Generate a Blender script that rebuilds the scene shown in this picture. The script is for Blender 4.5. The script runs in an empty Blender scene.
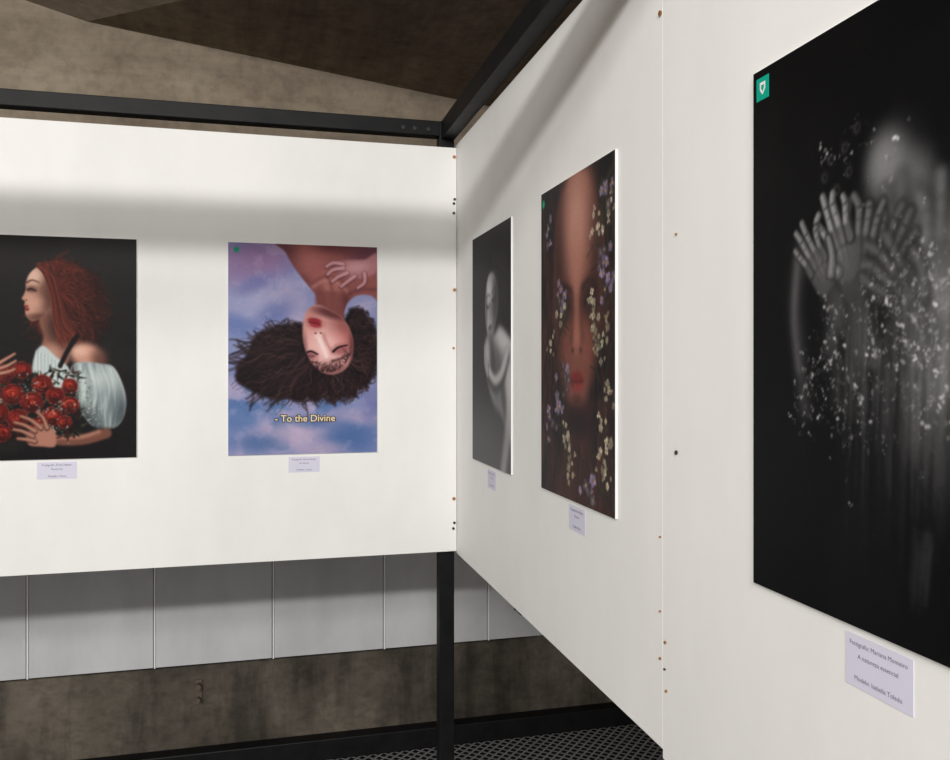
import bpy, bmesh, math, numpy as np
from mathutils import Vector, Matrix

scene = bpy.context.scene
scene.view_settings.view_transform = 'Standard'
scene.view_settings.look = 'None'
EYE = 1.5
rng = np.random.default_rng(7)

# ------------------------------------------------------------------ helpers
def link(o):
    scene.collection.objects.link(o); return o

def empty(name, loc=(0,0,0)):
    e = bpy.data.objects.new(name, None); e.location = loc; e.empty_display_size = .05
    return link(e)

def box_bm(bm, x0,x1,y0,y1,z0,z1, mi=0):
    vs=[bm.verts.new(p) for p in [(x0,y0,z0),(x1,y0,z0),(x1,y1,z0),(x0,y1,z0),(x0,y0,z1),(x1,y0,z1),(x1,y1,z1),(x0,y1,z1)]]
    for f in [(0,3,2,1),(4,5,6,7),(0,1,5,4),(1,2,6,5),(2,3,7,6),(3,0,4,7)]:
        fc=bm.faces.new([vs[i] for i in f]); fc.material_index=mi

def mesh_obj(name, bm, mats, bevel=0, parent=None):
    me=bpy.data.meshes.new(name); bm.normal_update(); bm.to_mesh(me); bm.free()
    for m in mats: me.materials.append(m)
    o=link(bpy.data.objects.new(name, me))
    if bevel:
        b=o.modifiers.new('bevel','BEVEL'); b.width=bevel; b.segments=2; b.limit_method='ANGLE'
    if parent: o.parent=parent
    return o

def new_mat(name):
    m=bpy.data.materials.new(name); m.use_nodes=True
    nt=m.node_tree; b=nt.nodes['Principled BSDF']
    return m, nt, b
def simple(name, col, rough=.5, metal=0, spec=.5):
    m,nt,b=new_mat(name); b.inputs['Base Color'].default_value=(*col,1)
    b.inputs['Roughness'].default_value=rough; b.inputs['Metallic'].default_value=metal
    b.inputs['Specular IOR Level'].default_value=spec
    return m
def noise_mat(name, stops, scale=2, detail=8, rough=.8, stretch=(1,1,1), bump=.1, bscale=30, spec=.3, second=None, distort=0.3, metal=0, third=None):
    m,nt,b=new_mat(name); N=nt.nodes; L=nt.links
    tc=N.new('ShaderNodeTexCoord'); mp=N.new('ShaderNodeMapping'); mp.inputs['Scale'].default_value=stretch
    L.new(tc.outputs['Object'],mp.inputs['Vector'])
    n=N.new('ShaderNodeTexNoise'); n.inputs['Scale'].default_value=scale; n.inputs['Detail'].default_value=detail
    n.inputs['Roughness'].default_value=.62; n.inputs['Distortion'].default_value=distort
    L.new(mp.outputs[0],n.inputs['Vector'])
    r=N.new('ShaderNodeValToRGB'); e=r.color_ramp.elements
    e[0].position=stops[0][0]; e[0].color=(*stops[0][1],1); e[1].position=stops[-1][0]; e[1].color=(*stops[-1][1],1)
    for p,c in stops[1:-1]:
        x=e.new(p); x.color=(*c,1)
    L.new(n.outputs['Fac'],r.inputs['Fac'])
    out=r.outputs['Color']
    for layer in (second,third):
        if not layer: continue
        sc,st,lo,f0,f1=layer
        mp2=N.new('ShaderNodeMapping'); mp2.inputs['Scale'].default_value=st; L.new(tc.outputs['Object'],mp2.inputs['Vector'])
        n2=N.new('ShaderNodeTexNoise'); n2.inputs['Scale'].default_value=sc; n2.inputs['Detail'].default_value=8; n2.inputs['Roughness'].default_value=.65
        L.new(mp2.outputs[0],n2.inputs['Vector'])
        mr=N.new('ShaderNodeMapRange'); mr.inputs['From Min'].default_value=f0; mr.inputs['From Max'].default_value=f1
        mr.inputs['To Min'].default_value=lo; mr.inputs['To Max'].default_value=1.05
        L.new(n2.outputs['Fac'],mr.inputs['Value'])
        mx=N.new('ShaderNodeVectorMath'); mx.operation='SCALE'
        L.new(out,mx.inputs[0]); L.new(mr.outputs[0],mx.inputs['Scale']); out=mx.outputs[0]
    L.new(out,b.inputs['Base Color'])
    b.inputs['Roughness'].default_value=rough; b.inputs['Specular IOR Level'].default_value=spec; b.inputs['Metallic'].default_value=metal
    if bump:
        n3=N.new('ShaderNodeTexNoise'); n3.inputs['Scale'].default_value=bscale; n3.inputs['Detail'].default_value=6
        L.new(mp.outputs[0],n3.inputs['Vector'])
        bp=N.new('ShaderNodeBump'); bp.inputs['Strength'].default_value=bump; bp.inputs['Distance'].default_value=.01
        L.new(n3.outputs['Fac'],bp.inputs['Height']); L.new(bp.outputs[0],b.inputs['Normal'])
    return m

M_panel = noise_mat('white_painted_board', [(.25,(.785,.783,.772)),(.5,(.825,.822,.812)),(.75,(.845,.842,.832))], scale=2.2, rough=.6, bump=.03, bscale=60, spec=.15,
                    second=(3.0,(1,1,.35),.98,.3,.62))
M_black = noise_mat('black_painted_steel',[(.3,(.004,.004,.005)),(.7,(.010,.010,.011))],scale=14,rough=.5,bump=.04,spec=.18)
M_conc = noise_mat('brown_concrete',[(.28,(.17,.135,.10)),(.45,(.26,.212,.16)),(.6,(.33,.275,.21)),(.75,(.42,.36,.28))],scale=1.6,rough=.9,bump=.4,bscale=16,
                   second=(2.2,(.5,.5,5),.72,.3,.6),third=(22,(1,1,1),.82,.35,.55))
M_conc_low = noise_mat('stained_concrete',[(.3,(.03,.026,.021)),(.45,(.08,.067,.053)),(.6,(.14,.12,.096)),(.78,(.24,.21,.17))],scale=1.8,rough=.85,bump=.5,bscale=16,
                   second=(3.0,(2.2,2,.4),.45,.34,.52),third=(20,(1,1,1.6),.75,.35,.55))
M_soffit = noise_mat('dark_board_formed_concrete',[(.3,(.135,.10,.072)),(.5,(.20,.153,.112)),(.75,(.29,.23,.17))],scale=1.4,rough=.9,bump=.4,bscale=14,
                   second=(4,(4,.35,1),.65,.3,.62),third=(18,(1,1,1),.8,.35,.55))  # darker slab: the weaker light on it is put into the colour
M_soffit2 = noise_mat('concrete_lit_tone',[(.3,(.16,.127,.095)),(.5,(.24,.193,.147)),(.75,(.32,.265,.205))],scale=1.7,rough=.9,bump=.4,bscale=14,third=(18,(1,1,1),.82,.35,.55))  # lighter copy of the ceiling concrete: caught light is put into the colour
M_clad = noise_mat('grey_metal_cladding',[(.3,(.50,.51,.525)),(.7,(.60,.61,.63))],scale=2.5,rough=.5,bump=.02,spec=.3,second=(3,(2,2,.5),.92,.3,.62))
M_strip = simple('aluminium_strip',(.9,.9,.9),.35,.1)
M_dark = simple('dark_gap',(.01,.01,.01),.9)
M_brass = simple('brass_screw',(.42,.2,.08),.4,.6)
M_darkscrew = simple('dark_screw',(.05,.04,.035),.5,.5)
M_bolt = simple('steel_bolt',(.04,.04,.04),.4,.6)
M_foam = simple('foam_board_white',(.82,.82,.83),.6)
M_label = simple('lavender_label_paper',(.66,.65,.78),.7)
M_ink = simple('label_ink',(.15,.15,.2),.8)
M_cream = simple('cream_lettering',(.78,.62,.40),.6)
M_outline = simple('black_lettering',(.03,.022,.02),.6)
M_teal = simple('teal_logo',(.0,.36,.25),.6,0,.2)
M_white = simple('white_logo',(.8,.85,.85),.5)

# ------------------------------------------------------------------ room
bm=bmesh.new(); box_bm(bm,-3.5,2.8,-4,3.5,-.1,0)
m,nt,b=new_mat('perforated_floor_grating'); N=nt.nodes; L=nt.links
tc=N.new('ShaderNodeTexCoord'); mp=N.new('ShaderNodeMapping'); mp.inputs['Rotation'].default_value=(0,0,math.radians(45))
L.new(tc.outputs['Object'],mp.inputs[0])
v=N.new('ShaderNodeTexVoronoi'); v.distance='CHEBYCHEV'; v.inputs['Randomness'].default_value=0; v.inputs['Scale'].default_value=34
L.new(mp.outputs[0],v.inputs['Vector'])
r=N.new('ShaderNodeValToRGB'); r.color_ramp.elements[0].position=.32; r.color_ramp.elements[0].color=(.006,.006,.006,1)
r.color_ramp.elements[1].position=.38; r.color_ramp.elements[1].color=(.26,.26,.27,1)
L.new(v.outputs['Distance'],r.inputs['Fac']); L.new(r.outputs[0],b.inputs['Base Color']); b.inputs['Roughness'].default_value=.5
bp=N.new('ShaderNodeBump'); bp.inputs['Distance'].default_value=.006; L.new(v.outputs['Distance'],bp.inputs['Height']); L.new(bp.outputs[0],b.inputs['Normal'])
mesh_obj('floor',bm,[m])

YW=3.29
bm=bmesh.new(); box_bm(bm,-3.5,2.8,YW,YW+.2,0,5); mesh_obj('wall_back',bm,[M_conc])
bm=bmesh.new(); box_bm(bm,-3.7,-3.5,-4,YW+.2,0,5); mesh_obj('wall_left',bm,[M_conc])
bm=bmesh.new(); box_bm(bm,2.8,3.0,-4,YW+.2,0,5); mesh_obj('wall_right',bm,[M_conc])
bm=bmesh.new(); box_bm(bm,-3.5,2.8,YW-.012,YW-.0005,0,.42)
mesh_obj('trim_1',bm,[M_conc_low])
bm=bmesh.new(); box_bm(bm,-3.5,2.8,YW-.075,YW-.013,0,.08); mesh_obj('baseboard_back',bm,[M_black],.004)

def zA(x,y): return EYE+1.267-.125*(x+.628)
def fold(y): return -.628+(3.3-y)*.9495
def zB(x,y): return zA(x,y)+.2*(fold(y)-x)/1.379
bm=bmesh.new()
yF=-4; xl=-3.5; xr=2.8
yr=3.3-(xr+.628)/.9495
def slab(pts,fn,mi):
    lo=[bm.verts.new((x,y,fn(x,y))) for x,y in pts]; hi=[bm.verts.new((x,y,fn(x,y)+.15)) for x,y in pts]
    f=bm.faces.new(lo); f.material_index=mi; f=bm.faces.new(hi[::-1]); f.material_index=mi
    n=len(pts)
    for i in range(n):
        f=bm.faces.new([lo[i],hi[i],hi[(i+1)%n],lo[(i+1)%n]]); f.material_index=mi
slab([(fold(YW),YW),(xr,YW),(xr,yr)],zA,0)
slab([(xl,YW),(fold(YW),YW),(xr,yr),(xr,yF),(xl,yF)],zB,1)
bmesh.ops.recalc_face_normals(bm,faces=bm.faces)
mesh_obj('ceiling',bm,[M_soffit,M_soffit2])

bm=bmesh.new()
x=-.807-.423*6
while x<2.75:
    x1=min(x+.423,2.79)
    box_bm(bm,max(x,-3.49)+.007,x1-.003,YW-.05,YW-.03,.40,2.0,0)
    box_bm(bm,x1,x1+.006,YW-.053,YW-.03,.398,2.0,1)
    x+=.423
box_bm(bm,-3.49,2.79,YW-.03,YW-.014,.41,2.0,2)
mesh_obj('metal_wall_cladding',bm,[M_clad,M_strip,M_dark],.001)

def cyl(bm,c,r,h,axis='Y',seg=20,mi=0):
    mat={'Y':Matrix.Rotation(math.pi/2,4,'X'),'X':Matrix.Rotation(math.pi/2,4,'Y'),'Z':Matrix.Identity(4)}[axis]
    ret=bmesh.ops.create_cone(bm,cap_ends=True,segments=seg,radius1=r,radius2=r,depth=h,matrix=Matrix.Translation(c)@mat)
    fs={f for v in ret['verts'] for f in v.link_faces}
    for f in fs: f.material_index=mi
bm=bmesh.new()
box_bm(bm,-.242,-.218,YW-.02,YW-.0125,.24,.33,0); cyl(bm,(-.23,YW-.03,.31),.011,.03,'Y'); cyl(bm,(-.23,YW-.03,.262),.008,.03,'Y')
mesh_obj('wall_anchor_bracket',bm,[simple('rusty_steel',(.12,.095,.07),.6,.3)],.001)
bm=bmesh.new()
cyl(bm,(1.02,YW-.07,.515),.016,.04,'Y'); cyl(bm,(1.02,YW-.088,.53),.007,.07,'X'); cyl(bm,(1.05,YW-.088,.51),.011,.05,'Z')
mesh_obj('wall_latch',bm,[M_black],.001)

# ------------------------------------------------------------------ frame
PX=.572; PY=2.447
bm=bmesh.new()
def bx(*a): box_bm(bm,*a)
bx(.522,.568,PY+.020,PY+.066,0,2.25)
bx(-1.93,-1.885,PY+.020,PY+.066,0,2.25)
bx(.522,.568,-.27,-.225,0,2.25)
bx(-1.885,.522,PY+.021,PY+.064,2.205,2.25)
bx(.527,.569,-.225,PY+.020,2.195,2.25)
bx(-1.93,-1.885,.80,.845,0,2.28)
bx(-1.93,-1.885,.845,PY+.020,2.205,2.25)
bx(-1.885,.527,.80,.845,2.185,2.27)  # unseen cross beam, placed and thickened to cast the panels' shadow band
fr=mesh_obj('steel_frame',bm,[M_black],.002)
bm=bmesh.new()
for X in (.41,.445,.487,-1.2,-1.16): cyl(bm,(X,PY+.019,2.222),.006,.005,'Y')
mesh_obj('bolts',bm,[M_bolt],parent=fr)

# ------------------------------------------------------------------ panels
def panel(x0,x1,y0,y1,z0,z1):
    bm=bmesh.new(); box_bm(bm,x0,x1,y0,y1,z0,z1)
    return mesh_obj('exhibition_panel',bm,[M_panel],.0012)
zb,zt=EYE-.554,EYE+.666
pL=panel(-1.93,.5705,PY,PY+.018,zb,zt)
pR=panel(PX,PX+.018,1.1165,PY+.019,zb-.008,zt+.012)
pR2=panel(PX-.0015,PX+.0165,-.25,1.1135,zb-.02,zt+.012)
def screws(par,lst):
    bm=bmesh.new()
    for (x,y,z,ax,r,mi) in lst: cyl(bm,(x,y,z),r,.003,ax,14,mi)
    mesh_obj('screws',bm,[M_brass,M_darkscrew],parent=par)
L1=[]
for z,mi,r in [(.638,0,.005),(.51,1,.004),(.497,1,.004),(.468,1,.004),(.236,0,.005),(.06,0,.0035),(-.395,0,.005),(-.468,1,.004),(-.485,1,.004)]:
    L1.append((.56+.005*((z*37)%1),PY-.0012,EYE+z,'Y',r,mi))
screws(pL,L1)
screws(pR,[(PX-.0012,1.122,EYE+z,'X',r_,mi) for z,mi,r_ in [(.525,0,.004),(-.25,0,.0015),(-.43,0,.002),(-.36,0,.0015)]])
screws(pR2,[(PX-.0027,1.07,EYE-.12,'X',.003,1),(PX-.0027,1.07,EYE+.19,'X',.0016,0),(PX-.0027,1.103,EYE-.40,'X',.0022,0),(PX-.0027,1.105,EYE-.44,'X',.0016,1),(PX-.0027,1.10,EYE-.47,'X',.002,0),(PX-.0027,1.10,EYE+.54,'X',.0016,0)])

# ------------------------------------------------------------------ painting toolkit
def C(*c): return np.array(c,dtype=float)/255
def sm(t): t=np.clip(t,0,1); return t*t*(3-2*t)
def cr(P,n=8,closed=False):
    P=[np.array(p,float) for p in P]; out=[]; m=len(P)
    R=range(m if closed else m-1)
    for i in R:
        if closed: a,b,c,d=P[(i-1)%m],P[i],P[(i+1)%m],P[(i+2)%m]
        else: a,b,c,d=P[max(i-1,0)],P[i],P[i+1],P[min(i+2,m-1)]
        for k in range(n):
            t=k/n
            out.append(.5*((2*b)+(-a+c)*t+(2*a-5*b+4*c-d)*t*t+(-a+3*b-3*c+d)*t**3))
    if not closed: out.append(P[-1])
    return np.array(out)
class Art:
    def __init__(s,W,H,ss,col):
        s.W,s.H=W,H; s.nx=int(W*ss)+1; s.ny=int(H*ss)+1; s.ss=ss
        s.X,s.Y=np.meshgrid(np.linspace(0,W,s.nx),np.linspace(0,H,s.ny))
        s.img=np.zeros((s.ny,s.nx,3))+col; s.clip=None
    def sl(s,x0,x1,y0,y1):
        i0=int(np.clip(x0*s.ss-1,0,s.nx)); i1=int(np.clip(x1*s.ss+2,0,s.nx)); j0=int(np.clip(y0*s.ss-1,0,s.ny)); j1=int(np.clip(y1*s.ss+2,0,s.ny))
        return (slice(j0,j1),slice(i0,i1))
    def put(s,sl,m,col):
        if s.clip is not None: m=m*s.clip[sl]
        m=m[...,None]
        s.img[sl]=s.img[sl]*(1-m)+col*m
    def ell(s,cx,cy,rx,ry,col,a=1,soft=.3,rot=0):
        R=max(rx,ry)*(1+soft)
        sl=s.sl(cx-R,cx+R,cy-R,cy+R); x=s.X[sl]-cx; y=s.Y[sl]-cy
        if x.size==0: return
        c,n=math.cos(math.radians(rot)),math.sin(math.radians(rot))
        d=np.sqrt(((x*c+y*n)/rx)**2+((-x*n+y*c)/ry)**2)
        s.put(sl,a*sm((1+soft-d)/(2*soft)),col)
    def mask(s,P,soft=1,smooth=True):
        P=cr(P,6,True) if smooth else np.array(P,float)
        X,Y=s.X,s.Y; d=np.full(X.shape,1e9); ins=np.zeros(X.shape,bool)
        n=len(P)
        for i in range(n):
            a,b=P[i],P[(i+1)%n]; e=b-a; L2=e@e+1e-9
            t=np.clip(((X-a[0])*e[0]+(Y-a[1])*e[1])/L2,0,1)
            d=np.minimum(d,(X-a[0]-t*e[0])**2+(Y-a[1]-t*e[1])**2)
            if a[1]!=b[1]:
                cond=((a[1]>Y)!=(b[1]>Y))&(X<(b[0]-a[0])*(Y-a[1])/(b[1]-a[1])+a[0]); ins^=cond
        d=np.sqrt(d); d=np.where(ins,-d,d)
        return sm(.5-d/(2*soft))
    def poly(s,P,col,a=1,soft=1,smooth=True):
        m=s.mask(P,soft,smooth); full=(slice(None),slice(None)); s.put(full,m*a,col); return m
    def stroke(s,P,w0,w1,col,a=1,soft=.6,n=5):
        P=cr(P,n) if len(P)>2 else np.array(P,float)
        W=max(w0,w1)+soft+1
        sl=s.sl(P[:,0].min()-W,P[:,0].max()+W,P[:,1].min()-W,P[:,1].max()+W)
        X,Y=s.X[sl],s.Y[sl]
        if X.size==0: return
        d=np.full(X.shape,1e9); m=len(P)-1
        for i in range(m):
            p,q=P[i],P[i+1]; e=q-p; L2=e@e+1e-9
            t=np.clip(((X-p[0])*e[0]+(Y-p[1])*e[1])/L2,0,1)
            dd=np.hypot(X-p[0]-t*e[0],Y-p[1]-t*e[1])-(w0+(w1-w0)*(i+t)/m)
            d=np.minimum(d,dd)
        s.put(sl,a*sm(.5-d/(2*soft)),col)
    def noise(s,sx,sy=None,seed=0,octv=4):
        sy=sy or sx; r=np.random.default_rng(seed); out=np.zeros(s.X.shape); amp=1; tot=0
        for o in range(octv):
            gx=int(s.W/sx)+3; gy=int(s.H/sy)+3; g=r.random((gy,gx))
            x=s.X/sx; y=s.Y/sy; i=x.astype(int); j=y.astype(int); fx=sm(x-i); fy=sm(y-j)
            v=(g[j,i]*(1-fx)+g[j,i+1]*fx)*(1-fy)+(g[j+1,i]*(1-fx)+g[j+1,i+1]*fx)*fy
            out+=v*amp; tot+=amp; amp*=.5; sx/=2; sy/=2
        return out/tot
    def lay(s,m,col,a=1):
        s.put((slice(None),slice(None)),np.clip(m,0,1)*a,col)
    def flower(s,x,y,r,col,cen,n=5,sx=1,a=1):
        ph=rng.random()*6
        for k in range(n):
            t=ph+k*6.283/n
            s.ell(x+sx*r*.6*math.cos(t),y+r*.6*math.sin(t),r*.42*sx,r*.42,col*(.7+.35*rng.random()),a,.45)
        s.ell(x,y,r*.28*sx,r*.28,cen,a,.3)
    def blur(s,rad,mask=None):
        sg=rad*s.ss; k=int(sg*3)+1; t=np.arange(-k,k+1); w=np.exp(-t*t/(2*sg*sg)); w/=w.sum()
        p=np.pad(s.img,((k,k),(0,0),(0,0)),'edge'); o=sum(w[i]*p[i:i+s.ny] for i in range(2*k+1))
        p=np.pad(o,((0,0),(k,k),(0,0)),'edge'); o=sum(w[i]*p[:,i:i+s.nx] for i in range(2*k+1))
        if mask is None: s.img=o
        else: s.img=s.img*(1-mask[...,None])+o*mask[...,None]
    def tone(s,seed,amt,gs=1.2): s.img=s.img+(s.noise(gs,gs,seed,2)-.5)[...,None]*amt
    def lock(s,x,y,ang,L_,bend,amp,freq,w,col,al,const=False):
        P=[]; n=14; ph=rng.random()*6.28; cx,cy=x,y
        for k in range(n+1):
            t=k/n; th=math.radians(ang+bend*t); o=amp*(min(1,t*2.5) if const else t)*math.sin(ph+freq*t*6.28)
            P.append((cx-math.sin(th)*o,cy+math.cos(th)*o)); cx+=math.cos(th)*L_/n; cy+=math.sin(th)*L_/n
        s.stroke(P,w,w*.35,col,al,w*.9,2)

# ---- print 2 : upside-down portrait over a cloudy sky -------------------
def art_sky():
    a=Art(149,212,2.5,C(136,140,182))
    n1=a.noise(46,30,1); n2=a.noise(26,18,2); n3=a.noise(60,40,5)
    a.lay(sm((n1-.42)*5),C(168,158,190),.8)
    a.lay(sm((n2-.5)*6)*sm((a.Y-90)/60+.2),C(76,108,158),.9)
    a.lay(sm((n3-.52)*6),C(100,120,172),.6)
    a.ell(18,66,26,40,C(160,162,200),.75,.7); a.ell(10,20,40,22,C(122,98,142),.7,.7)
    a.ell(38,12,30,18,C(132,96,134),.6,.7); a.ell(12,84,20,10,C(92,112,170),.7,.7,20)
    a.ell(45,70,20,10,C(88,104,162),.6,.8,-30); a.ell(26,40,18,7,C(100,106,162),.6,.8,-30)
    a.ell(60,192,34,12,C(186,166,192),.8,.8,-12); a.ell(12,176,18,12,C(86,116,166),.8,.7)
    a.ell(120,196,26,16,C(70,100,152),.8,.7); a.ell(130,175,24,7,C(166,154,186),.7,.8,10); a.ell(28,200,20,9,C(70,100,150),.8,.8)
    a.ell(95,208,20,8,C(164,152,184),.7,.7); a.ell(142,160,10,20,C(116,118,166),.8,.6); a.ell(84,180,16,6,C(72,100,154),.7,.8)
    a.lay(sm((a.noise(10,8,9)-.55)*6),C(190,182,208),.18)
    body=[(48,-8),(56,8),(64,22),(73,34),(81,44),(87,53),(88,64),(90,78),(112,78),(115,66),(120,56),(130,50),(142,50),(158,54),(160,-10)]
    m=a.poly(body,C(134,76,74),1,1.6)
    a.clip=m
    a.ell(54,8,14,26,C(82,42,50),.85,.8,-35); a.ell(80,14,14,16,C(156,92,88),.7,.9); a.ell(100,42,11,13,C(170,108,100),.75,.9)
    a.ell(90,60,5,16,C(90,44,48),.85,.8); a.ell(116,60,6,12,C(82,40,44),.85,.8); a.ell(142,6,24,12,C(84,48,62),.85,.8); a.ell(104,-2,20,8,C(86,42,48),.8,.8); a.ell(72,38,10,6,C(84,42,46),.7,.8,40)
    a.stroke([(84,42),(94,36),(106,37),(118,46)],1.3,1,C(200,142,132),.5,3); a.stroke([(84,38),(94,32),(106,32),(118,40)],1.3,1,C(92,46,48),.5,3); a.stroke([(97,30),(102,42),(104,58)],1.2,.9,C(88,44,46),.6,2.6)
    a.stroke([(122,48),(134,44),(150,44)],1.6,1.2,C(82,42,48),.6,3)
    a.clip=None
    a.poly([(106,18),(120,14),(136,13),(149,6),(149,24),(138,31),(124,33),(112,29)],C(162,108,114),1,2)
    for P in ([(114,19),(104,18),(97,22)],[(114,23),(104,25),(98,30)],[(118,28),(109,32),(103,37)],[(126,31),(118,37),(112,42)],[(136,28),(136,37),(129,43)]):
        a.stroke(P,2.9,2.1,C(92,50,58),.9,1.6); a.stroke([(p[0],p[1]-.6) for p in P],1.9,1.2,C(190,140,144),.95,1.3)
    a.ell(128,21,12,5,C(190,142,146),.7,.8,-10)
    TH=[-58,-28,0,31,60,90,120,139,152,168,178,190,200,212,222]; RR=[48,54,53,60,66,61,72,92,106,100,88,70,56,42,34]
    RF=lambda th: np.interp(th,TH,RR)
    cx0,cy0=98,100
    pts=[(cx0+(RF(t)*.9+3*math.sin(t*.21)+2*math.sin(t*.57))*math.cos(math.radians(t)),cy0+(RF(t)*.9+3*math.sin(t*.33))*math.sin(math.radians(t))) for t in range(-58,223,8)]
    a.poly(pts+[(80,82),(98,100),(118,70)],C(24,15,19),1,2.6)
    for i in range(150):
        t=rng.uniform(-50,214); r0=26+rng.random()*20; R=RF(t)
        if R<r0+8: continue
        a.lock(cx0+r0*math.cos(math.radians(t)),cy0+r0*math.sin(math.radians(t)),t+rng.normal(0,10),(R-r0)*rng.uniform(.8,1.08),rng.normal(0,30),rng.uniform(2,5),rng.uniform(1,1.8),rng.uniform(1.4,2.6),[C(20,12,16),C(40,26,28),C(30,19,23),C(54,36,36)][rng.integers(0,4)],.7,True)
    for i in range(560):
        t=rng.uniform(-56,220); r0=24+rng.random()*30; R=RF(t)
        if R<r0+6: continue
        c=[C(16,10,14),C(36,22,25),C(70,46,44),C(48,31,33),C(94,66,60)][rng.choice(5,p=[.3,.3,.14,.2,.06])]
        bend=rng.normal(0,34)
        a.lock(cx0+r0*math.cos(math.radians(t)),cy0+r0*math.sin(math.radians(t)),t+rng.normal(0,8)-bend*.4,(R-r0)*rng.uniform(.6,1.04),bend,rng.uniform(1.5,4),rng.uniform(1,2),rng.uniform(.4,.8),c,.5,True)
    a.poly([(87,50),(87,64),(95,74),(111,75),(115,64),(112,50),(100,46)],C(118,66,64),.85,3)
    face=[(81,63),(75,72),(73,84),(74,98),(78,112),(85,123),(95,130),(106,131),(117,125),(123,113),(124,98),(120,84),(112,73),(100,66),(90,61)]
    m=a.poly(face,C(204,148,143),1,1.6); a.clip=m
    a.ell(119,86,15,24,C(146,82,80),.9,.8,-15); a.ell(84,68,10,5,C(186,124,118),.8,.7); a.ell(102,69,18,5,C(92,46,50),.95,.7,14)
    a.ell(100,127,24,8,C(128,78,78),.85,.8); a.ell(110,96,9,8,C(216,128,126),.55,.9); a.ell(79,97,6,9,C(222,158,154),.7,.8)
    a.ell(95,104,15,15,C(238,196,193),.8,.9); a.ell(126,105,5,20,C(72,36,38),.85,.8); a.ell(74,108,3.4,16,C(104,60,62),.7,.8)
    a.ell(85,79,9,6,C(170,98,96),.7,.6,10); a.ell(85,77.2,6.8,2.9,C(140,36,48),1,.4,10); a.ell(86,81.4,5.8,2.3,C(160,50,60),1,.4,8); a.stroke([(79,78.6),(85,79.4),(91,80.8)],.45,.4,C(60,10,20),.9,.5)
    a.stroke([(89,93),(93,103),(97,113)],2.2,1.8,C(248,222,220),.85,2.6); a.ell(88.5,92,3.6,2.8,C(238,198,196),.9,.6); a.ell(86,89.6,1.2,.8,C(94,40,42),.9,.6); a.ell(91.2,89.4,1.2,.8,C(94,40,42),.9,.6)
    a.stroke([(94,91),(97,99),(103,109)],1.4,1.2,C(168,100,98),.6,2.4)
    a.ell(82,112,6,4.5,C(150,84,90),.8,.7,10); a.stroke([(77,109.4),(81.5,108),(88,111)],1.1,.7,C(34,14,18),1,.6)
    a.ell(111,106,8,5,C(148,80,84),.8,.7,-12); a.stroke([(104,108),(109,104),(118,101.5)],1.3,.7,C(34,14,18),1,.6)
    a.stroke([(76,120),(82,119),(89,120)],1.3,.9,C(80,44,44),.8,1.2); a.stroke([(103,118),(111,115.5),(121,110)],1.5,.9,C(76,42,42),.8,1.2)
    a.clip=None
    for i in range(60):
        th=rng.uniform(20,160); a.lock(cx0+25*math.cos(math.radians(th)),cy0+29*math.sin(math.radians(th)),th+180+rng.normal(0,30),6+5*rng.random(),40,1,1,.45,C(34,20,24),.6)
    a.blur(.42); a.tone(33,.03)
    a.ell(8,7,2.6,2.9,C(20,130,100),1,.3)
    return a

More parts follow.
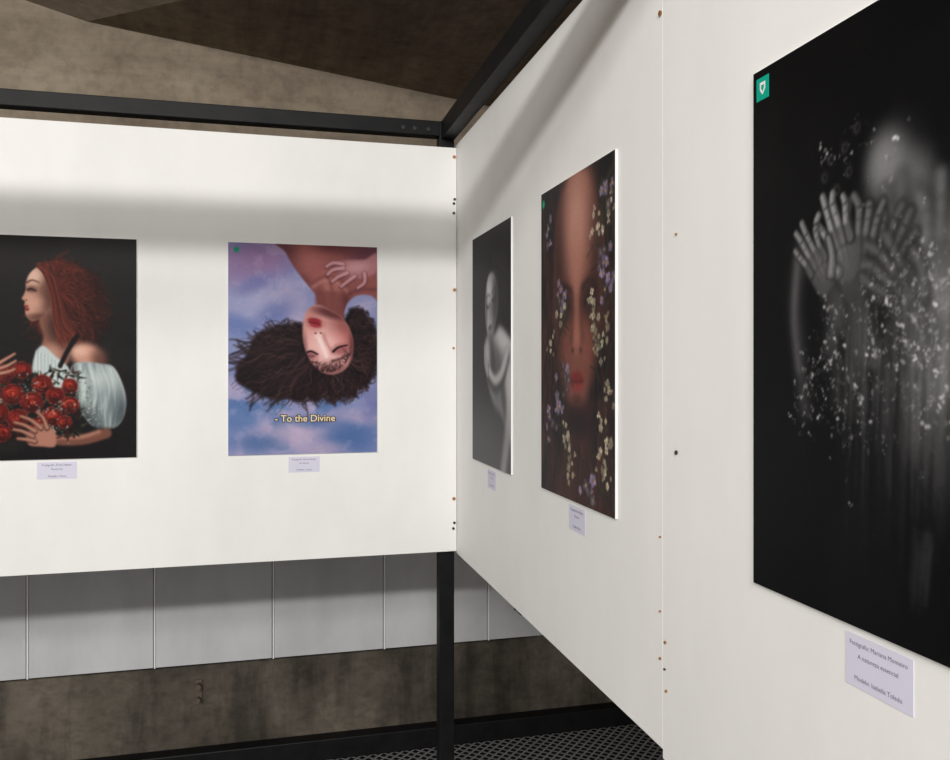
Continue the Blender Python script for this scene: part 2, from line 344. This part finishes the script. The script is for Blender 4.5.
# ---- print 1 : red-haired woman with bouquet ----------------------------
def art_roses():
    a=Art(171,222,2.4,C(20,18,19))
    a.lay(sm(1-a.Y/120)*(.6+.4*a.noise(50,40,3)),C(48,45,46),.7)  # reflection haze, paler towards the top, put into the print colour
    a.lay(sm((a.noise(40,30,4)-.5)*5),C(32,29,29),.5)
    def p(x,y): return (x+34,y-237)
    cx,cy=p(46,286)
    TH=[-110,-80,-45,-15,5,25,45,65,85,105]; RR=[24,25,33,50,64,78,84,70,54,40]
    RF=lambda th: np.interp(th,TH,RR)
    pts=[(cx+(RF(t)*.82+2.5*math.sin(t*.3))*math.cos(math.radians(t)),cy+(RF(t)*.82+2*math.sin(t*.47))*math.sin(math.radians(t))) for t in range(-110,106,9)]
    a.poly(pts+[(cx-6,cy+10)],C(42,20,19),.95,10)
    for i in range(170):
        t=rng.uniform(-95,100); r0=8+rng.random()*40; R=RF(t)
        if R<r0+8: r0=R*.5
        f=1-.7*r0/60
        a.lock(cx+r0*math.cos(math.radians(t)),cy+r0*math.sin(math.radians(t)),t+rng.normal(8,16),(R-r0)*rng.uniform(.7,1.1),rng.normal(26,30),rng.uniform(3,6),rng.uniform(1,2),rng.uniform(1.6,3),[C(98,36,28),C(60,25,22),C(34,18,18),C(118,46,34)][rng.integers(0,4)]*f,.55,True)
    for i in range(520):
        t=rng.uniform(-100,100); r0=8+rng.random()*44; R=RF(t)
        if R<r0+8: r0=R*.5
        f=1.1-.78*r0/60
        c=[C(100,38,30),C(128,50,38),C(40,18,18),C(146,64,46),C(68,28,24)][rng.choice(5,p=[.25,.17,.25,.08,.25])]*f
        a.lock(cx+r0*math.cos(math.radians(t)),cy+r0*math.sin(math.radians(t)),t+rng.normal(8,12),(R-r0)*rng.uniform(.6,1.0),rng.normal(26,34),rng.uniform(2,5),rng.uniform(1,2.2),rng.uniform(.5,1.1),c,.45,True)
    a.poly([p(42,308),p(56,312),p(62,330),p(68,346),p(66,364),p(46,366),p(40,352),p(42,336),p(38,322)],C(134,88,74),1,2.4)
    a.ell(*p(57,330),10,16,C(54,32,30),.9,.8,-20); a.ell(*p(50,354),10,9,C(190,144,126),.8,.8)
    face=[p(36,268),p(28.5,275),p(25,284),p(25,290),p(22.6,296),p(21,299.5),p(24,302),p(23.4,306),p(24.8,308.5),p(24.2,312),p(25.6,317),p(30,321),p(36,320),p(44,315),p(51,305),p(54,290),p(51,273),p(44,266)]
    m=a.poly(face,C(192,146,126),1,1.2); a.clip=m
    a.ell(*p(51,294),13,28,C(82,48,42),.9,.9); a.ell(*p(33,277),8,8,C(228,192,172),.8,.8); a.ell(*p(33,303),8,7,C(210,160,140),.7,.8); a.ell(*p(39,318),14,4,C(92,56,48),.85,.7)
    a.ell(*p(30.5,290),4.6,3,C(96,60,54),.85,.8); a.stroke([p(27,290.6),p(30,289.6),p(35,291.6)],.9,.5,C(26,14,14),1,.7); a.stroke([p(26,283.5),p(31,281),p(38,283)],1,.5,C(76,42,36),.85,1)
    a.ell(*p(25,306.8),2.6,1.2,C(146,50,50),1,.5); a.ell(*p(25.8,310.2),2.6,1.4,C(136,46,48),1,.5); a.stroke([p(23,308.6),p(28,308.8)],.3,.3,C(70,26,28),.8,.5)
    a.ell(*p(25.5,300.8),1.1,.7,C(90,50,44),.7,.6)
    a.clip=None
    for i in range(200):
        s0=np.array(p(36+12*rng.random(),264+4*rng.random())); k=rng.random()
        P=[s0,p(45+8*k,276+4*rng.random()),p(51+8*k,298+rng.normal(0,3)),p(53+14*k,320+rng.normal(0,4)),p(57+24*k,336+rng.normal(0,6))]
        c=[C(92,38,30),C(120,48,36),C(46,21,20),C(138,62,44)][rng.choice(4,p=[.3,.2,.4,.1])]
        a.stroke(P,.8,.5,c,.5,.9,4)
    a.ell(*p(85,355),16,12,C(190,140,122),1,.4,15); a.ell(*p(79,351),8,5,C(222,178,160),.8,.8); a.ell(*p(99,360),8,10,C(96,60,52),.85,.8)
    slv=[p(70,368),p(84,362),p(98,364),p(112,367),p(121,382),p(126,402),p(121,422),p(108,430),p(94,427),p(82,414),p(75,396)]
    m=a.poly(slv,C(150,162,164),1,2); a.clip=m
    for i in range(120):
        x=72+52*rng.random(); a.stroke([p(74+(x-72)*.8,364),p(x+4+rng.normal(0,3),390),p(x+rng.normal(2,5),428)],1.1,.7,[C(206,216,214),C(104,118,122),C(226,232,230),C(74,88,94)][rng.integers(0,4)],.34,1.8,4)
    a.ell(*p(82,424),16,15,C(30,34,38),.8,.8); a.ell(*p(122,418),10,24,C(52,60,66),.75,.8); a.ell(*p(98,378),14,10,C(222,228,226),.45,.9); a.clip=None
    a.poly([p(34,354),p(42,346),p(54,356),p(66,366),p(72,382),p(60,388),p(46,384),p(32,374)],C(186,196,196),1,1.6)
    for k in range(20): a.stroke([p(35+k*1.7,351+k*.9),p(36+k*1.8+rng.normal(0,1),374+k*.7)],.6,.5,[C(230,234,234),C(122,136,140)][k%2],.5,1.2)
    a.stroke([p(76,336),p(67,350),p(59,366)],2.4,2.2,C(14,11,13),1,1.2)
    a.poly([p(60,430),p(110,430),p(118,440),p(100,466),p(0,466),p(-40,466),p(-40,440),p(10,452)],C(16,14,16),.9,4)
    a.stroke([p(106,434),p(84,440),p(62,441),p(46,438)],5.2,4.2,C(112,70,58),1,2); a.stroke([p(98,432),p(80,437),p(56,437)],2.0,2,C(180,128,110),.8,2.6)
    for i in range(320):
        x,y=p(-32+114*rng.random(),370+70*rng.random()); t=rng.random()*6.28; l=4+5*rng.random()
        a.stroke([(x,y),(x+l*math.cos(t),y+l*math.sin(t))],1.4,.3,[C(24,28,21),C(36,38,28),C(12,12,12),C(56,58,48),C(54,20,18)][rng.integers(0,5)],.85,.8)
    roses=[(-22,404,10),(-24,376,9),(4,374,10),(22,370,9),(-12,388,11),(12,394,11),(40,384,10),(32,402,11),(54,396,9),(-4,412,11),(18,418,10),(50,416,10),(38,424,8),(68,386,8),(68,405,9),(64,422,7),(-20,424,10),(2,432,9)]
    for (x,y,r) in roses:
        X,Y=p(x,y); X+=rng.normal(0,1)
        for k in range(7):   # loose outer petals
            t=k*.9+rng.random()*.5; a.ell(X+r*.55*math.cos(t),Y+r*.5*math.sin(t),r*.6,r*.42,[C(92,18,16),C(120,28,22),C(70,14,14)][k%3],.85,.3,math.degrees(t)+90)
            a.stroke([(X+r*1.05*math.cos(t+j*.3),Y+r*.92*math.sin(t+j*.3)) for j in (-1,0,1)],.5,.3,C(186,66,46),.7,.7,3)
        a.ell(X-1,Y-1.5,r*.5,r*.42,C(142,34,24),.8,.6)
        for k in range(20):
            t=rng.random()*6.28; q=r*(.66-.03*k)+rng.normal(0,.4)
            c=[C(166,44,30),C(112,20,18),C(206,90,62),C(46,8,10),C(70,12,12)][rng.integers(0,5)]
            sq=.7+.3*rng.random(); P=[(X+q*math.cos(t+j*.4),Y+q*sq*math.sin(t+j*.4)) for j in range(4)]
            a.stroke(P,.8,.3,c,.7,.8,3)
        a.ell(X+r*.3,Y+r*.6,r*.7,r*.4,C(22,8,8),.5,.8)
    for i in range(170):
        cx_,cy_=[(88,404),(96,414),(60,408),(28,386),(-8,398),(58,430),(80,388),(44,410)][rng.integers(0,8)]
        x,y=p(cx_+rng.normal(0,6),cy_+rng.normal(0,5)); a.ell(x,y,.5+rng.random()*.8,.5+rng.random()*.7,[C(140,150,146),C(86,102,98),C(186,190,180)][rng.integers(0,3)],.7,.7)
    a.poly([p(54,432),p(44,424),p(34,426),p(26,434),p(28,444),p(40,446),p(54,446)],C(166,114,98),1,1.6)
    for k,P in enumerate(([p(40,428),p(30,420),p(20,416)],[p(34,431),p(24,425),p(14,422)],[p(32,436),p(22,431),p(13,429)],[p(34,441),p(25,439),p(17,438)],[p(46,428),p(42,418),p(36,412)])):
        a.stroke(P,2.7,1.7,C(72,40,34),.95,1.2); a.stroke([(q[0],q[1]-.5) for q in P],1.7,1,C(180,128,108),.9,1.3)
    for P in ([p(-6,366),p(4,360),p(14,354)],[p(-6,370),p(6,366),p(15,361)],[p(-6,374),p(6,372),p(14,369)]):
        a.stroke(P,2.5,1.5,C(80,44,38),.95,1.1); a.stroke(P,1.6,.9,C(190,140,120),.9,1.2)
    a.blur(.48); a.tone(35,.03)
    return a

def tracer(Y0,w,zt_,h,W,H):
    def f(x,y):
        q=(x-475)/830; t=.572/(.24857+.96861*q); Yy=t*(.96861-.24857*q)
        return ((Y0-Yy)/w*W, (zt_-(368-y)/830*t)/h*H)
    return f

# ---- print 3 : black & white figure leaning back ------------------------
def art_bw():
    W,H=122,200; a=Art(W,H,2,C(30,30,32)); G=lambda v:C(v,v,v+1)
    a.lay(sm((a.Y-90)/110),G(84)); a.lay(sm(1-a.X/W*1.4)*sm(1-a.Y/H*1.1),G(22),.8)
    # falling hair
    a.ell(88,42,38,40,G(12),.95,.6,20); a.ell(106,70,24,46,G(14),.9,.7)
    for i in range(150):
        a.lock(64+36*rng.random(),20+26*rng.random(),55+rng.normal(0,22),50+30*rng.random(),30,3,1.2,.8,G(int(10+40*rng.random())),.5,True)
    # head bowed onto the shoulder (tilted oval, closed eyes)
    m=a.mask([(50,44),(60,36),(74,38),(84,50),(86,66),(78,82),(66,92),(56,92),(48,82),(44,66)],3); a.clip=m; a.lay(m,G(146))
    a.ell(82,56,13,32,G(52),.85,.9,20); a.ell(56,52,10,10,G(206),.8,.9); a.ell(58,78,9,9,G(180),.7,.9); a.ell(48,68,4,18,G(90),.7,.9)
    a.stroke([(50,64),(55,66),(60,63)],1.1,.6,G(28),.9,1.1); a.stroke([(68,60),(73,61),(78,57)],1.1,.6,G(28),.9,1.1)
    a.stroke([(49,57),(55,55),(61,56)],1,.7,G(64),.7,1.4); a.stroke([(67,54),(73,51),(79,50)],1,.7,G(60),.7,1.4)
    a.stroke([(64,62),(62,70),(61,75)],1,1.5,G(112),.7,2); a.ell(61,83,5,2,G(64),.9,.6,-8); a.clip=None
    # curled body: shoulder, upper arm folded across, back and knees
    body=[(46,92),(58,86),(74,88),(92,82),(112,90),(130,104),(134,172),(118,176),(104,164),(92,156),(74,150),(58,138),(46,120),(40,104)]
    m=a.mask(body,6); a.clip=m; a.lay(m,G(124))
    a.ell(98,94,24,9,G(204),.85,.9,16); a.ell(70,112,10,24,G(58),.8,.9,-30); a.ell(118,128,10,34,G(204),.8,.9,-8); a.ell(98,134,6,28,G(66),.7,.9,-25); a.ell(52,104,8,14,G(184),.8,.9,-10)
    a.clip=None
    a.stroke([(112,108),(96,126),(74,132),(54,124)],7,5,G(66),.85,4); a.stroke([(112,104),(96,121),(75,127),(54,118)],5,3.6,G(188),.9,3.2)
    for k in range(4): a.stroke([(55,115+k*3.4),(46,108+k*3.6),(42,98+k*4.4)],1.8,1.2,G(70),.8,1.6); a.stroke([(54,114+k*3.4),(46,107+k*3.6),(42,97+k*4.4)],1.1,.7,G(196),.85,1.3)
    a.stroke([(120,150),(112,172),(100,200)],9,7,G(170),.8,6)
    a.ell(36,180,60,24,G(92),.45,.9); a.blur(.9); a.tone(31,.03)
    return a

# ---- print 4 : face behind blossoms -------------------------------------
def art_blossom():
    W,H=130,214; a=Art(W,H,2.4,C(24,17,17)); T=tracer(1.660,.378,.366,.622,W,H)
    a.lay(sm((a.noise(20,30,11)-.45)*5),C(48,32,29),.6); a.lay(sm((a.noise(14,14,12)-.5)*6),C(12,10,13),.8)
    for i in range(240):
        side=rng.random()<.5; x=(rng.random()*34 if side else 98+rng.random()*32)
        a.lock(x,rng.random()*H,90+rng.normal(0,12),50,rng.normal(0,20),4,1.2,.9,[C(74,38,30),C(42,25,23),C(18,13,14),C(92,52,40)][rng.integers(0,4)],.55)
    face=[(34,20),(48,2),(68,-6),(92,2),(104,24),(108,54),(107,92),(101,120),(90,142),(74,155),(60,153),(44,138),(34,112),(29,80),(29,46)]
    m=a.poly(face,C(122,74,62),1,8); a.clip=m
    a.ell(34,80,19,80,C(54,30,27),.9,.8); a.ell(109,90,18,80,C(54,29,26),.9,.8)
    a.ell(69,30,19,34,C(196,144,128),.9,1); a.ell(69,64,7,28,C(176,118,102),.7,1); a.ell(51,114,10,15,C(136,80,66),.6,.9); a.ell(90,114,10,15,C(140,82,68),.6,.9)
    a.ell(70,106,6,10,C(166,106,90),.8,.8); a.ell(63,115,2.2,1.4,C(50,24,22),.8,.7); a.ell(77,115,2.2,1.4,C(50,24,22),.8,.7)
    a.stroke([(61,76),(62,94),(60,108)],2,2,C(78,44,37),.6,4.5); a.stroke([(79,76),(78,94),(80,108)],2,2,C(78,44,37),.6,4.5)
    a.ell(48,84,14,11,C(44,25,23),.95,.8); a.ell(92,83,14,11,C(44,25,23),.95,.8)
    for cx in (48,92):
        a.ell(cx,85.5,6,2.2,C(104,84,78),.6,.6); a.ell(cx,85,2.4,2.6,C(22,14,14),1,.4); a.stroke([(cx-8.5,86.5),(cx-2,82),(cx+8.5,86)],1.1,.8,C(16,10,10),.95,.9)
        a.stroke([(cx-11,75),(cx,71),(cx+11,75)],1.8,1.2,C(38,24,21),.8,2.2)
    a.ell(70,133,11,4.2,C(118,38,38),1,.5); a.ell(70,138,9.5,3.8,C(138,52,50),1,.5); a.stroke([(59,134.8),(70,135.8),(81,134.8)],.6,.6,C(50,14,16),.9,.8); a.ell(70,147,8,3,C(68,38,33),.7,.8)
    a.clip=None
    a.poly([(48,154),(90,152),(94,180),(104,220),(34,220),(44,182)],C(68,39,33),.9,7); a.ell(70,162,24,9,C(28,17,16),.85,.8)
    for i in range(110):
        x=15+100*rng.random(); a.lock(x,174+14*rng.random(),90+rng.normal(0,12),44,rng.normal(0,20),3,1,.8,[C(92,42,32),C(50,27,23),C(22,16,16)][rng.integers(0,3)],.5)
    a.blur(.8)
    LI,CRM,YEL=C(154,138,176),C(228,218,196),C(200,156,70)
    cl=[(562,298,12,0),(549,232,8,0),(599,222,12,1),(605,262,12,0),(594,322,20,1),(600,350,16,1),(612,280,10,0),(611,205,9,1),(566,372,10,0),(560,400,9,0),(567,440,12,1),(570,466,18,1),(606,440,12,1),(604,470,20,1),(590,494,8,0),(610,392,12,1),(553,345,9,1),(606,190,8,0),(563,315,8,1),(605,330,14,1),(552,430,8,0)]
    for (x,y,s_,k) in cl:
        cx,cy=T(x,y)
        for j in range(7):
            a.stroke([(cx+rng.normal(0,7),cy+rng.normal(0,9)),(cx+rng.normal(0,9),cy+rng.normal(0,12)+8)],.6,.4,[C(50,56,36),C(28,30,22)][j%2],.8,.6)
        for j in range(int(s_*.85)):
            a.flower(cx+rng.normal(0,5),cy+rng.normal(0,6),(1.6 if k else 2.8)+rng.random()*1.5,CRM*(.5+.5*rng.random()) if k else LI*(.5+.55*rng.random()),YEL*(.6+.4*rng.random()),3+rng.integers(0,3),.8+.5*rng.random())
    a.blur(.4); a.tone(36,.04)
    a.ell(5,8,2.6,3,C(20,150,110),1,.3)
    return a

# ---- print 5 : multiple-exposure hands over a face ----------------------
def art_hands():
    W,H=150,214; a=Art(W,H,3.0,C(9,9,11)); T=tracer(.8796,.42,.352,.61,W,H)
    G=lambda v:C(v,v,v+1)
    a.lay(sm((a.noise(30,40,21)-.5)*4),G(16),.6)
    def hand(cx,cy,s,rot,v,soft,al,flip=1,curl=0.,arm=34):
        c,n=math.cos(math.radians(rot)),math.sin(math.radians(rot))
        def q(x,y): x*=flip*s; y*=s; return (cx+x*c-y*n,cy+x*n+y*c)
        a.stroke([q(0,6),q(.6,14),q(1,arm)],4.0*s,3.4*s,G(v*.34),al*.7,soft*2.6)
        pal=[q(-5.6,-6),q(0,-7.4),q(5.6,-6),q(6,1),q(4.4,9),q(-4,9),q(-6.6,2)]
        a.poly(pal,G(v*.42),al,soft*1.8)
        F=[(-4.6,-6,-6.2,-11.5,-6.6,-16.4,1.6),(-1.6,-7,-2.2,-14,-1.8,-19.8,1.7),(1.6,-7,2.2,-13.6,2.8,-18.8,1.65),(4.6,-6,6.0,-11,7.0,-15,1.4)]
        for (x0,y0,x1,y1,x2,y2,w) in F:
            x1+=curl*rng.normal(0,.5); x2+=curl*rng.normal(0,1.2); y2+=curl*abs(rng.normal(0,3))
            P=[q(x0,y0+5),q(x0,y0),q(x1,y1),q(x2,y2)]
            a.stroke(P,(w+.8)*s,(w*.8+.6)*s,G(v*.08),al*.7,soft*1.5)
            a.stroke(P,w*s,w*.8*s,G(v*.46),al,soft*1.2)
            Q=[(r_[0]-.45*s,r_[1]) for r_ in P[1:]]
            a.stroke(Q,w*.5*s,w*.36*s,G(v*.95),al*.75,soft*2.0)
            k=q(x1,y1); a.ell(k[0],k[1],1.3*s,.5*s,G(v*.2),al*.55,.8,rot); k=q(x0*.5+x1*.5,y0*.5+y1*.5); a.ell(k[0],k[1],1.2*s,.4*s,G(v*.25),al*.4,.8,rot)
        P=[q(-3.6,6),q(-7.6,1.4),q(-9.6,-4.4)]
        a.stroke(P,2.6*s,2.1*s,G(v*.08),al*.7,soft*1.5); a.stroke(P,2.0*s,1.3*s,G(v*.5),al,soft*1.2); a.stroke([(r_[0]-.3,r_[1]-.3) for r_ in P],.8*s,.5*s,G(v*.92),al*.7,soft*2)
        k=q(-.8,-.6); a.ell(k[0],k[1],3.6*s,5*s,G(v*.72),al*.5,.95,rot)
        for xx in (-2.4,.4,3): a.stroke([q(xx,-5),q(xx*.8,4)],.4*s,.3*s,G(v*.22),al*.35,soft*1.4)
    # blurred face behind the hands
    fx,fy=T(898,212)
    a.ell(fx,fy,15,26,G(74),.75,.45); a.ell(fx-3,fy-16,8,8,G(124),.7,.9); a.ell(fx-7,fy-2,4.6,3.4,G(20),.8,.7); a.ell(fx+7,fy-2,4.6,3.4,G(20),.8,.7)
    a.stroke([(fx,fy-6),(fx-.6,fy+6)],1.6,2.2,G(130),.6,2.4); a.ell(fx-.6,fy+15,5,1.8,G(24),.7,.6); a.ell(fx+1,fy+12,12,12,G(96),.25,.9)
    # ghosted arms
    a.stroke([T(803,250),T(797,300),T(800,350),T(806,410)],3.4,2.4,G(84),.7,5.5); a.stroke([T(799,255),T(795,320),T(800,370)],1.2,.9,G(140),.5,3)
    a.stroke([T(828,272),T(834,320),T(838,400)],3.2,2.2,G(70),.6,5.5); a.stroke([T(850,280),T(858,330),T(852,410)],3.2,2.5,G(54),.6,6)
    a.ell(*T(912,350),18,34,G(44),.6,.95); a.ell(*T(945,370),13,30,G(84),.6,.95)
    a.ell(*T(884,160),7,9,G(130),.8,.9,10); a.ell(*T(917,180),7,8,G(118),.65,.9)
    hand(*T(910,258),1.45,-16,150,1.9,.66,1,.5); hand(*T(942,270),1.6,10,190,2.0,.7,-1,.5)
    a.stroke([T(940,290),T(948,330),T(946,380)],5,6,G(136),.45,7); a.ell(*T(925,300),9,12,G(140),.4,.95)
    a.blur(.9)
    hand(*T(884,268),1.15,30,128,1.1,.8,1,.8)
    hand(*T(862,256),1.2,6,150,.9,.85,1,.8)
    hand(*T(842,248),1.25,-20,188,.65,.94,1,.8)
    hand(*T(820,268),1.08,-36,176,.7,.94,-1,.8)
    hand(*T(905,292),1.25,-48,150,1.2,.6,-1,.6,16)
    a.stroke([T(846,272),T(842,300),T(830,350)],3.4,2.8,G(86),.5,4.5)
    for i in range(200):
        x=840+110*rng.random()+60*max(0,rng.normal(0,.5)); cx,cy=T(x,290+100*rng.random()); l=14+30*rng.random()
        a.stroke([(cx,cy),(cx-1+rng.normal(0,1),cy+l)],.5,.3,G(int(80+100*rng.random())),.09,1.2)
    for i in range(60):
        cx,cy=T(845+105*rng.random(),400+60*rng.random()); a.stroke([(cx,cy),(cx-1.5,cy+20+24*rng.random())],.8,.3,G(70),.06,2)
    cls=[(830,165,4,5,14),(852,150,4,6,14),(880,150,6,5,10),(868,205,7,8,8),(890,285,6,6,24),(905,320,9,11,100),(835,340,5,11,64),(820,375,6,10,60),(845,400,8,12,54),(880,350,9,13,70),(925,300,8,11,100),(940,335,9,13,90),(915,370,11,14,90),(862,440,8,6,20),(805,405,4,7,24),(935,400,10,10,40)]
    for x,y,sx,sy,n in cls:
        cx,cy=T(x,y)
        for j in range(n):
            px,py=cx+rng.normal(0,sx),cy+rng.normal(0,sy); r_=.18+.4*rng.random()**3
            g=G(int(90+150*rng.random())); al=.35+.5*rng.random()
            for k in range(rng.integers(2,5)): a.ell(px+rng.normal(0,.55),py+rng.normal(0,.55),r_,r_*(.8+.4*rng.random()),g,al,.9)
    for x,y in ((832,160),(846,148),(826,178),(858,128),(838,190),(850,172)):
        cx,cy=T(x,y); a.ell(cx,cy,1.8,2.0,G(74),.6,.6); a.ell(cx+.3,cy,.9,1.1,G(14),.9,.6)
    for i in range(14):
        cx,cy=T(915+18*rng.random(),530+30*rng.random()); a.stroke([(cx,cy),(cx-2,cy+14+8*rng.random())],.9,.5,G(64),.2,1.6)
    a.ell(128,86,18,40,G(60),.4,.95)
    a.blur(.28); a.tone(37,.025,.8)
    return a

def print_material():
    m,nt,b=new_mat('photo_paper_print'); at=nt.nodes.new('ShaderNodeAttribute'); at.attribute_name='ink'
    nt.links.new(at.outputs['Color'],b.inputs['Base Color']); b.inputs['Roughness'].default_value=.5; b.inputs['Specular IOR Level'].default_value=.10
    return m
M_print=print_material()

def place(par_loc, axis):
    if axis=='back': R=Matrix(((1,0,0),(0,0,-1),(0,1,0)))
    else: R=Matrix(((0,0,-1),(-1,0,0),(0,1,0)))
    return Matrix.Translation(par_loc)@R.to_4x4()

def make_print(art,w,h,M,tilt=0):
    e=empty('photo_print'); e.matrix_world=M@Matrix.Rotation(tilt,4,'Z')
    T=.005
    bm=bmesh.new(); box_bm(bm,0,w,-h,0,.0006,T)
    mesh_obj('foam_board',bm,[M_foam],.0004,parent=e)
    nx,ny=art.nx,art.ny; mg=.0006
    co=np.zeros((ny,nx,3),np.float32); co[...,0]=np.linspace(mg,w-mg,nx)[None,:]; co[...,1]=-np.linspace(mg,h-mg,ny)[:,None]; co[...,2]=T+.0004
    idx=np.arange(nx*ny).reshape(ny,nx)
    q=np.stack([idx[1:,:-1],idx[1:,1:],idx[:-1,1:],idx[:-1,:-1]],-1).reshape(-1,4)
    me=bpy.data.meshes.new('printed_sheet'); nf=len(q)
    me.vertices.add(nx*ny); me.vertices.foreach_set('co',co.ravel())
    me.loops.add(nf*4); me.loops.foreach_set('vertex_index',q.ravel().astype(np.int32))
    me.polygons.add(nf); me.polygons.foreach_set('loop_start',np.arange(0,nf*4,4,dtype=np.int32))
    me.update(calc_edges=True)
    c=np.clip(art.img,0,1); lin=np.where(c<=.04045,c/12.92,((c+.055)/1.055)**2.4)
    rgba=np.ones((ny*nx,4),np.float32); rgba[:,:3]=lin.reshape(-1,3)
    at=me.color_attributes.new('ink','FLOAT_COLOR','POINT'); at.data.foreach_set('color',rgba.ravel())
    me.materials.append(M_print)
    o=link(bpy.data.objects.new('printed_sheet',me)); o.parent=e
    return e

def text_mesh(name,body,size,mat,parent,loc,offset=0,align='CENTER'):
    cu=bpy.data.curves.new(name,'FONT'); cu.body=body; cu.size=size; cu.align_x=align; cu.align_y='CENTER'; cu.offset=offset; cu.resolution_u=3
    to=link(bpy.data.objects.new(name+'_c',cu)); dg=bpy.context.evaluated_depsgraph_get(); dg.update()
    me=bpy.data.meshes.new_from_object(to.evaluated_get(dg)); bpy.data.objects.remove(to)
    me.materials.clear(); me.materials.append(mat)
    o=link(bpy.data.objects.new(name,me)); o.parent=parent; o.location=loc
    return o

def logo(par,x,y,s_):
    bm=bmesh.new(); box_bm(bm,x,x+s_,y-s_*1.1,y,.0055,.0060); mesh_obj('logo_tile',bm,[M_teal],parent=par)
    bm=bmesh.new()
    P=[(.3,-.25),(.75,-.25),(.75,-.6),(.52,-.88),(.3,-.6)]
    c=(.52,-.52)
    o_=[bm.verts.new((x+s_*a_,y+s_*b_,.0063)) for a_,b_ in P]
    i_=[bm.verts.new((x+s_*(c[0]+(a_-c[0])*.5),y+s_*(c[1]+(b_-c[1])*.5),.0063)) for a_,b_ in P]
    for k in range(5): bm.faces.new([o_[k],i_[k],i_[(k+1)%5],o_[(k+1)%5]])
    mesh_obj('logo_shield',bm,[M_white],parent=par)

p1=make_print(art_roses(),.422,.600,place((-.7557,PY,EYE+.354),'back'))
p2=make_print(art_sky(),.422,.604,place((-.0931,PY,EYE+.356),'back'))
text_mesh('caption_outline','- To the Divine',.0275,M_outline,p2,(.214,-.502,.0058),offset=.0026)
text_mesh('caption_fill','- To the Divine',.0275,M_cream,p2,(.214,-.502,.0062),offset=.0004)
p3=make_print(art_bw(),.368,.608,place((PX,2.236,EYE+.356),'right'))
p4=make_print(art_blossom(),.376,.614,place((PX,1.650,EYE+.363),'right'))
p5=make_print(art_hands(),.42,.604,place((PX-.0015,.873,EYE+.349),'right'))
logo(p5,.008,-.010,.024)

def label(M,w,h,lines,ts):
    e=empty('caption_label'); e.matrix_world=M
    bm=bmesh.new(); box_bm(bm,0,w,-h,0,.0003,.0008); mesh_obj('label_paper',bm,[M_label],parent=e)
    for k,(t,yy) in enumerate(lines):
        text_mesh('label_text_%d'%(k+1),t,ts,M_ink,e,(w/2,-h*yy,.0011))
LN=[('Fotógrafo: Erica Salazar',.18),('Florescer',.40),('Modelo: Maria',.82)]
label(place((-.584,PY,EYE-.253),'back'),.098,.046,[('Fotógrafo: Erica Salazar',.18),('Rosarum',.42),('Modelo: Clara',.84)],.0078)
label(place((.074,PY,EYE-.256),'back'),.088,.045,[('Fotógrafo: Erica Salazar',.18),('Ao divino',.42),('Modelo: Luana',.84)],.0072)
label(place((PX,2.092,EYE-.263),'right'),.077,.048,LN,.0065)
label(place((PX,1.500,EYE-.260),'right'),.083,.048,LN,.0068)
label(place((PX-.0015,.7175,EYE-.264),'right'),.090,.052,[('Fotógrafo: Mariana Monteiro',.17),('A natureza essencial',.40),('Modelo: Isabella Toledo',.82)],.0066)

# ------------------------------------------------------------------ lights
M_fix=simple('luminaire_housing',(.6,.6,.6),.5)
def luminaire(x,y,z,L_,wd,power,rot=(0,0,0),col=(1,.98,.94)):
    e=empty('unseen_luminaire',(x,y,z)); e.rotation_euler=rot
    bm=bmesh.new(); box_bm(bm,-L_/2,L_/2,-wd/2-.02,wd/2+.02,.012,.07); mesh_obj('housing',bm,[M_fix],.005,parent=e)
    ld=bpy.data.lights.new('tube','AREA'); ld.shape='RECTANGLE'; ld.size=L_; ld.size_y=wd; ld.energy=power; ld.color=col
    lo=link(bpy.data.objects.new('tube_light',ld)); lo.parent=e
    return e
luminaire(-1.5,-1.9,2.78,3.0,.10,140,rot=(math.radians(60),0,math.radians(-8)))
luminaire(-1.5,-1.45,2.95,3.0,.30,50,rot=(math.radians(55),0,math.radians(-8)))  # added unseen lamp, set higher so the shadow band fades downwards

w=bpy.data.worlds.new('world'); scene.world=w; w.use_nodes=True
w.node_tree.nodes['Background'].inputs[0].default_value=(1,.985,.96,1); w.node_tree.nodes['Background'].inputs[1].default_value=.70

# ------------------------------------------------------------------ camera
cd=bpy.data.cameras.new('camera'); cd.sensor_width=36; cd.lens=36*830/950; cd.shift_y=-12/950; cd.clip_start=.02
co=link(bpy.data.objects.new('camera',cd)); co.location=(0,0,EYE); co.rotation_euler=(math.radians(90),0,-math.atan(.25663))
scene.camera=co
